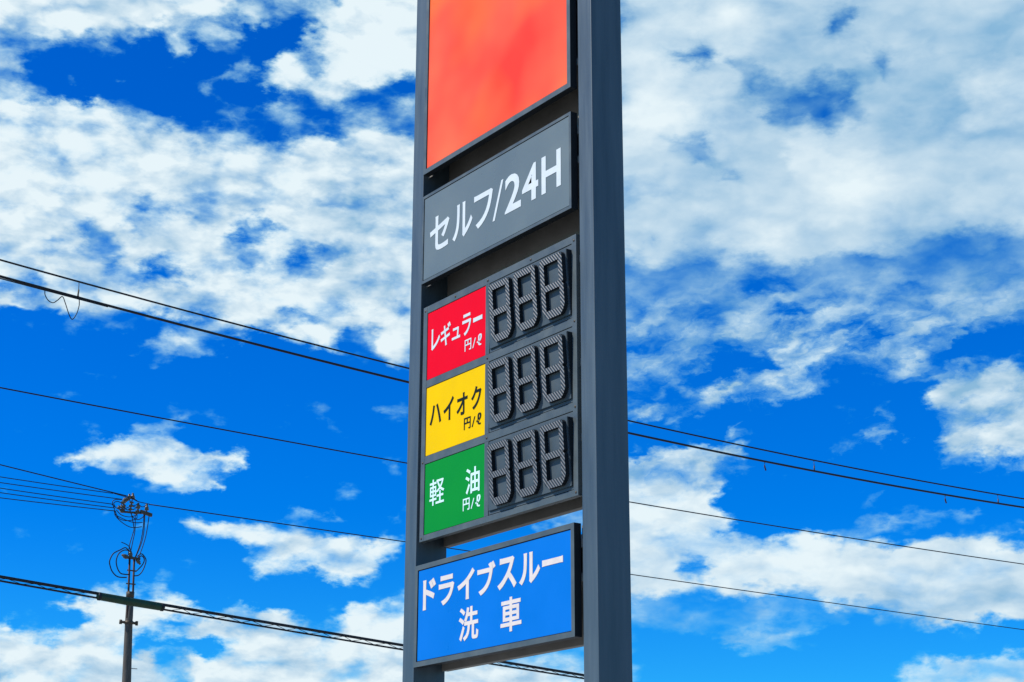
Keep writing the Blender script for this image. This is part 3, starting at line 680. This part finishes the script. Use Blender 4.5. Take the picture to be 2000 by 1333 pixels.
for i, (ya, za, z1, nm) in enumerate([(14.53, 14.74, 14.77, 'second'), (14.87, 14.58, 14.58, 'third'), (14.53, 14.37, 14.40, 'fourth'), (14.62, 14.25, 14.25, 'fifth'), (14.66, 14.15, 14.08, 'lowest')]):
    k = (z1 - za) / (10.65 - ya)
    P_ = [(FX, y, za + k * (y - ya) + .0018 * (ya - y) ** 2 - .0018 * 4 * (ya - y) * .98) for y in np.linspace(-12, ya, 40)]
    tag(tube_obj('power_wire', P_, .016, 'wire', None, 6), f'{nm} from the top of the thin wires reaching the pole from the left', 'wire', 'wires reaching the pole from the left')

# lashed telephone cable with its splice closure
tel = empty('telephone_cable', (EX, 15, 0)); tag(tel, 'black telephone cable with lashed support strand passing the utility pole', 'cable')
def rel(o): o.matrix_parent_inverse = Matrix.Translation((-EX, -15, 0)); return o
def span_part(name, c, y0, y1, r): return rel(tube_obj(name, [(EX, y, zf(c, y)) for y in np.linspace(y0, y1, 60)], r, 'cable', tel, 8))
span_part('bundle_cable', cE, -8, 60, .050)
span_part('support_strand', cE2, -8, 60, .032)
y = -6.0; up = True; zz = []
while y < 50:
    if not 13.6 < y < 16.3:
        if len(zz) and zz[-1] is None: pass
        zz.append((EX, y, zf(cE, y) - .03) if up else (EX, y, zf(cE2, y) + .015)); up = not up
    elif zz[-1] is not None: zz.append(None)
    y += .42 + random.uniform(-.1, .1)
b2 = bmesh.new(); run = []
for q in zz + [None]:
    if q is None:
        if len(run) > 1: tube(b2, run, .010, 5)
        run = []
    else: run.append(q)
rel(obj('lashing', b2, 'wire', tel, True))
b2 = bmesh.new()
ys = [13.72, 13.78, 13.9, 14.9, 15.9, 16.02, 16.08]
tube(b2, [(EX, q, (zf(cE, q) + zf(cE2, q)) / 2 - .01) for q in ys], [.07, .105, .125, .135, .125, .105, .07], 14)
rel(obj('splice_closure', b2, 'closure', tel, True))
for q in (13.80, 16.0):
    b2 = bmesh.new(); tube(b2, [(EX, q - .04, (zf(cE, q) + zf(cE2, q)) / 2 - .01), (EX, q + .04, (zf(cE, q) + zf(cE2, q)) / 2 - .01)], .135, 14); rel(obj('closure_clamp', b2, 'cable', tel, True))

# utility pole
PY = 15.45
pole = empty('utility_pole', (FX, PY, 0)); tag(pole, 'weathered concrete utility pole with twin risers, cable loops and insulators on top', 'utility pole')
def prt(o, par=None):
    if par is None: o.matrix_parent_inverse = Matrix.Translation((-FX, -PY, 0))
    return o
def yz(l, x=FX): return [(x, a, b) for a, b in l]
b2 = bmesh.new(); tube(b2, [(FX, 15.50, -.5), (FX, 15.485, 8.49), (FX, 15.42, 10.4), (FX, 15.40, 11.36)], [.215, .150, .128, .112], 20)
prt(obj('shaft', b2, 'pole', pole, True))
b2 = bmesh.new(); tube(b2, [(FX, 15.40, 11.30), (FX, 15.40, 11.48)], .135, 18); prt(obj('pole_cap', b2, 'steel', pole, True))
for ya, yb, xx in ((15.315, 15.27, .05), (15.515, 15.47, -.04)):
    b2 = bmesh.new(); tube(b2, [(FX + xx, ya + .02, 10.6), (FX + xx, ya, 11.35), (FX + xx, yb, 12.6)], .036, 10); prt(obj('riser_pipe', b2, 'conduit', pole, True))
for sb in range(8):
    zs_, sd_ = 3.0 + sb * .85, (1 if sb % 2 else -1)
    b2 = bmesh.new(); tube(b2, [(FX + .03, 15.48 + sd_ * .12, zs_), (FX + .05, 15.48 + sd_ * .33, zs_)], .012, 6); prt(obj('step_bolt', b2, 'steel', pole, True))
for zc, hw in ((10.455, .255),):
    b2 = bmesh.new(); tube(b2, [(FX, 15.42, zc - .05), (FX, 15.42, zc + .05)], .145, 18); tube(b2, [(FX, 15.12, zc), (FX, 15.72, zc)], .045, 8)
    for s_ in (15.13, 15.70): tube(b2, [(FX, s_, zc - .07), (FX, s_, zc + .07)], .05, 8)
    prt(obj('clamp_band', b2, 'steel', pole, True))
for zc in (11.75, 12.2):
    b2 = bmesh.new(); box(b2, FX - .02, FX + .02, 15.23, 15.56, zc - .02, zc + .02); prt(obj('riser_clip', b2, 'steel', pole))
# head with three cable terminations
b2 = bmesh.new(); box(b2, FX - .05, FX + .05, 15.10, 15.66, 12.585, 12.665, .01); prt(obj('head_bracket', b2, 'steel', pole))
bell = [(0, .05), (.03, .085), (.06, .05), (.09, .085), (.12, .05), (.15, .08), (.18, .045), (.26, .035)]
for b0, ax in (((FX, 15.20, 12.63), (0, -.9, .3)), ((FX, 15.32, 12.66), (0, -.1, 1)), ((FX, 15.55, 12.60), (0, .5, -.6))):
    b2 = bmesh.new(); lathe(b2, b0, ax, [(h * .8, q) for h, q in bell], 12); prt(obj('cable_termination', b2, 'porcelain', pole, True))
loops = [[(15.30, 12.84), (15.16, 12.97), (14.97, 12.87), (14.74, 12.72), (14.63, 12.47), (14.66, 12.29), (14.76, 12.10), (14.96, 11.96), (15.27, 11.97)],
 [(15.30, 12.8), (15.22, 12.84), (15.03, 12.84), (14.85, 12.70), (14.78, 12.46), (14.83, 12.23), (14.95, 12.06), (15.09, 12.03), (15.27, 12.04)],
 [(14.95, 13.12), (15.12, 13.07), (15.24, 13.0), (15.32, 12.85)],
 [(15.60, 12.72), (15.72, 12.82), (15.81, 12.79), (15.92, 12.64), (15.89, 12.43), (15.80, 12.21), (15.67, 12.08), (15.48, 12.05)],
 [(15.58, 12.66), (15.68, 12.72), (15.76, 12.66), (15.78, 12.55), (15.70, 12.38), (15.50, 12.16)]]
for i, l in enumerate(loops): prt(tube_obj('cable_loop', yz(l, FX + (-.1, .1, .0, -.1, .08, .12)[i]), .020 if i != 2 else .016, 'wire', pole, 6, n=5))
jump = [[(15.20, 14.15), (15.34, 13.65), (15.31, 13.41), (15.23, 13.06), (15.21, 12.70)], [(15.40, 14.10), (15.43, 13.59), (15.38, 13.21), (15.33, 12.85)],
 [(15.66, 14.16), (15.67, 13.72), (15.61, 13.18), (15.46, 12.66)], [(15.75, 14.2), (15.76, 13.63), (15.70, 13.19), (15.52, 12.66)], [(15.89, 14.2), (15.82, 13.47), (15.69, 12.93), (15.58, 12.62)]]
for i, l in enumerate(jump): prt(tube_obj('jumper_wire', yz(l, FX + (.06, -.05, .07, -.06, .0)[i]), .016, 'wire', pole, 6, n=6))
# crossarm hung in the line with its insulators
b2 = bmesh.new(); box(b2, FX - .06, FX + .06, 15.56, 15.98, 14.155, 14.265, .012)
for v in b2.verts: v.co.z += -(v.co.y - 15.77) * .2
prt(obj('crossarm', b2, 'steel', pole))
b2 = bmesh.new(); tube(b2, [(FX, 14.86, 14.16), (FX, 15.18, 14.17), (FX, 15.60, 14.20)], .038, 8); prt(obj('crossarm', b2, 'steel', pole, True))
pin = [(0, .02), (.05, .02), (.055, .085), (.10, .06), (.11, .075), (.16, .05), (.17, .035), (.21, .045), (.24, .02)]
for b0, t0 in (((15.13, 14.58), (15.115, 14.80)), ((15.255, 14.60), (15.24, 14.85)), ((15.475, 14.28), (15.46, 14.54)), ((15.79, 14.25), (15.77, 14.55))):
    dv = Vector((0, t0[0] - b0[0], t0[1] - b0[1])); sc = dv.length / .24
    b2 = bmesh.new(); lathe(b2, (FX, *b0), dv, [(h * sc, q) for h, q in pin], 12); prt(obj('pin_insulator', b2, 'porcelain', pole, True))
disc = [(0, .015), (.04, .02), (.05, .075), (.08, .085), (.09, .03), (.13, .03), (.14, .075), (.17, .085), (.18, .03), (.22, .03), (.23, .07), (.26, .08), (.27, .025), (.33, .015)]
for b0, t0 in (((15.02, 14.60), (14.86, 14.41)), ((15.03, 14.38), (14.70, 14.26)), ((14.95, 14.27), (14.85, 14.12)), ((15.23, 14.60), (15.18, 14.17)), ((15.51, 14.28), (15.35, 14.13)), ((15.1, 14.63), (14.9, 14.55))):
    dv = Vector((0, t0[0] - b0[0], t0[1] - b0[1])); sc = dv.length / .33
    b2 = bmesh.new(); lathe(b2, (FX, *b0), dv, [(h * sc, q * .95) for h, q in disc], 12); prt(obj('strain_insulator', b2, 'porcelain', pole, True))
for l in ([(14.70, 14.20), (14.9, 14.05), (15.2, 14.02), (15.45, 14.12)], [(14.85, 14.40), (15.0, 14.28), (15.2, 14.25), (15.38, 14.33)], [(15.12, 14.66), (15.2, 14.5), (15.3, 14.42), (15.46, 14.5)], [(15.46, 14.5), (15.6, 14.42), (15.7, 14.45), (15.77, 14.52)], [(15.2, 14.2), (15.35, 14.0), (15.55, 13.98), (15.75, 14.15)], [(14.99, 14.60), (15.23, 14.64), (15.43, 14.57), (15.86, 14.535)], [(15.0, 14.71), (15.13, 14.69), (15.24, 14.66), (15.44, 14.56)], [(14.66, 14.15), (14.78, 13.93), (15.06, 13.87), (15.42, 13.97), (15.44, 14.15)],
          [(14.62, 14.25), (14.66, 14.05), (14.95, 13.92), (15.34, 13.84), (15.66, 13.88)], [(14.66, 14.15), (14.69, 14.0), (14.96, 13.79), (15.30, 13.67), (15.66, 13.74)],
          [(14.62, 14.25), (14.55, 14.45), (14.65, 14.55), (14.87, 14.58)], [(14.66, 14.28), (14.59, 14.41), (14.71, 14.49), (14.88, 14.45)], [(14.98, 14.24), (15.11, 14.34), (15.30, 14.39), (15.47, 14.35)], [(14.53, 14.74), (14.8, 14.70), (15.12, 14.66)], [(14.53, 14.37), (14.7, 14.27), (14.9, 14.2)]):
    prt(tube_obj('jumper_wire', yz(l, FX + random.uniform(-.05, .05)), .015, 'wire', pole, 6, n=5))
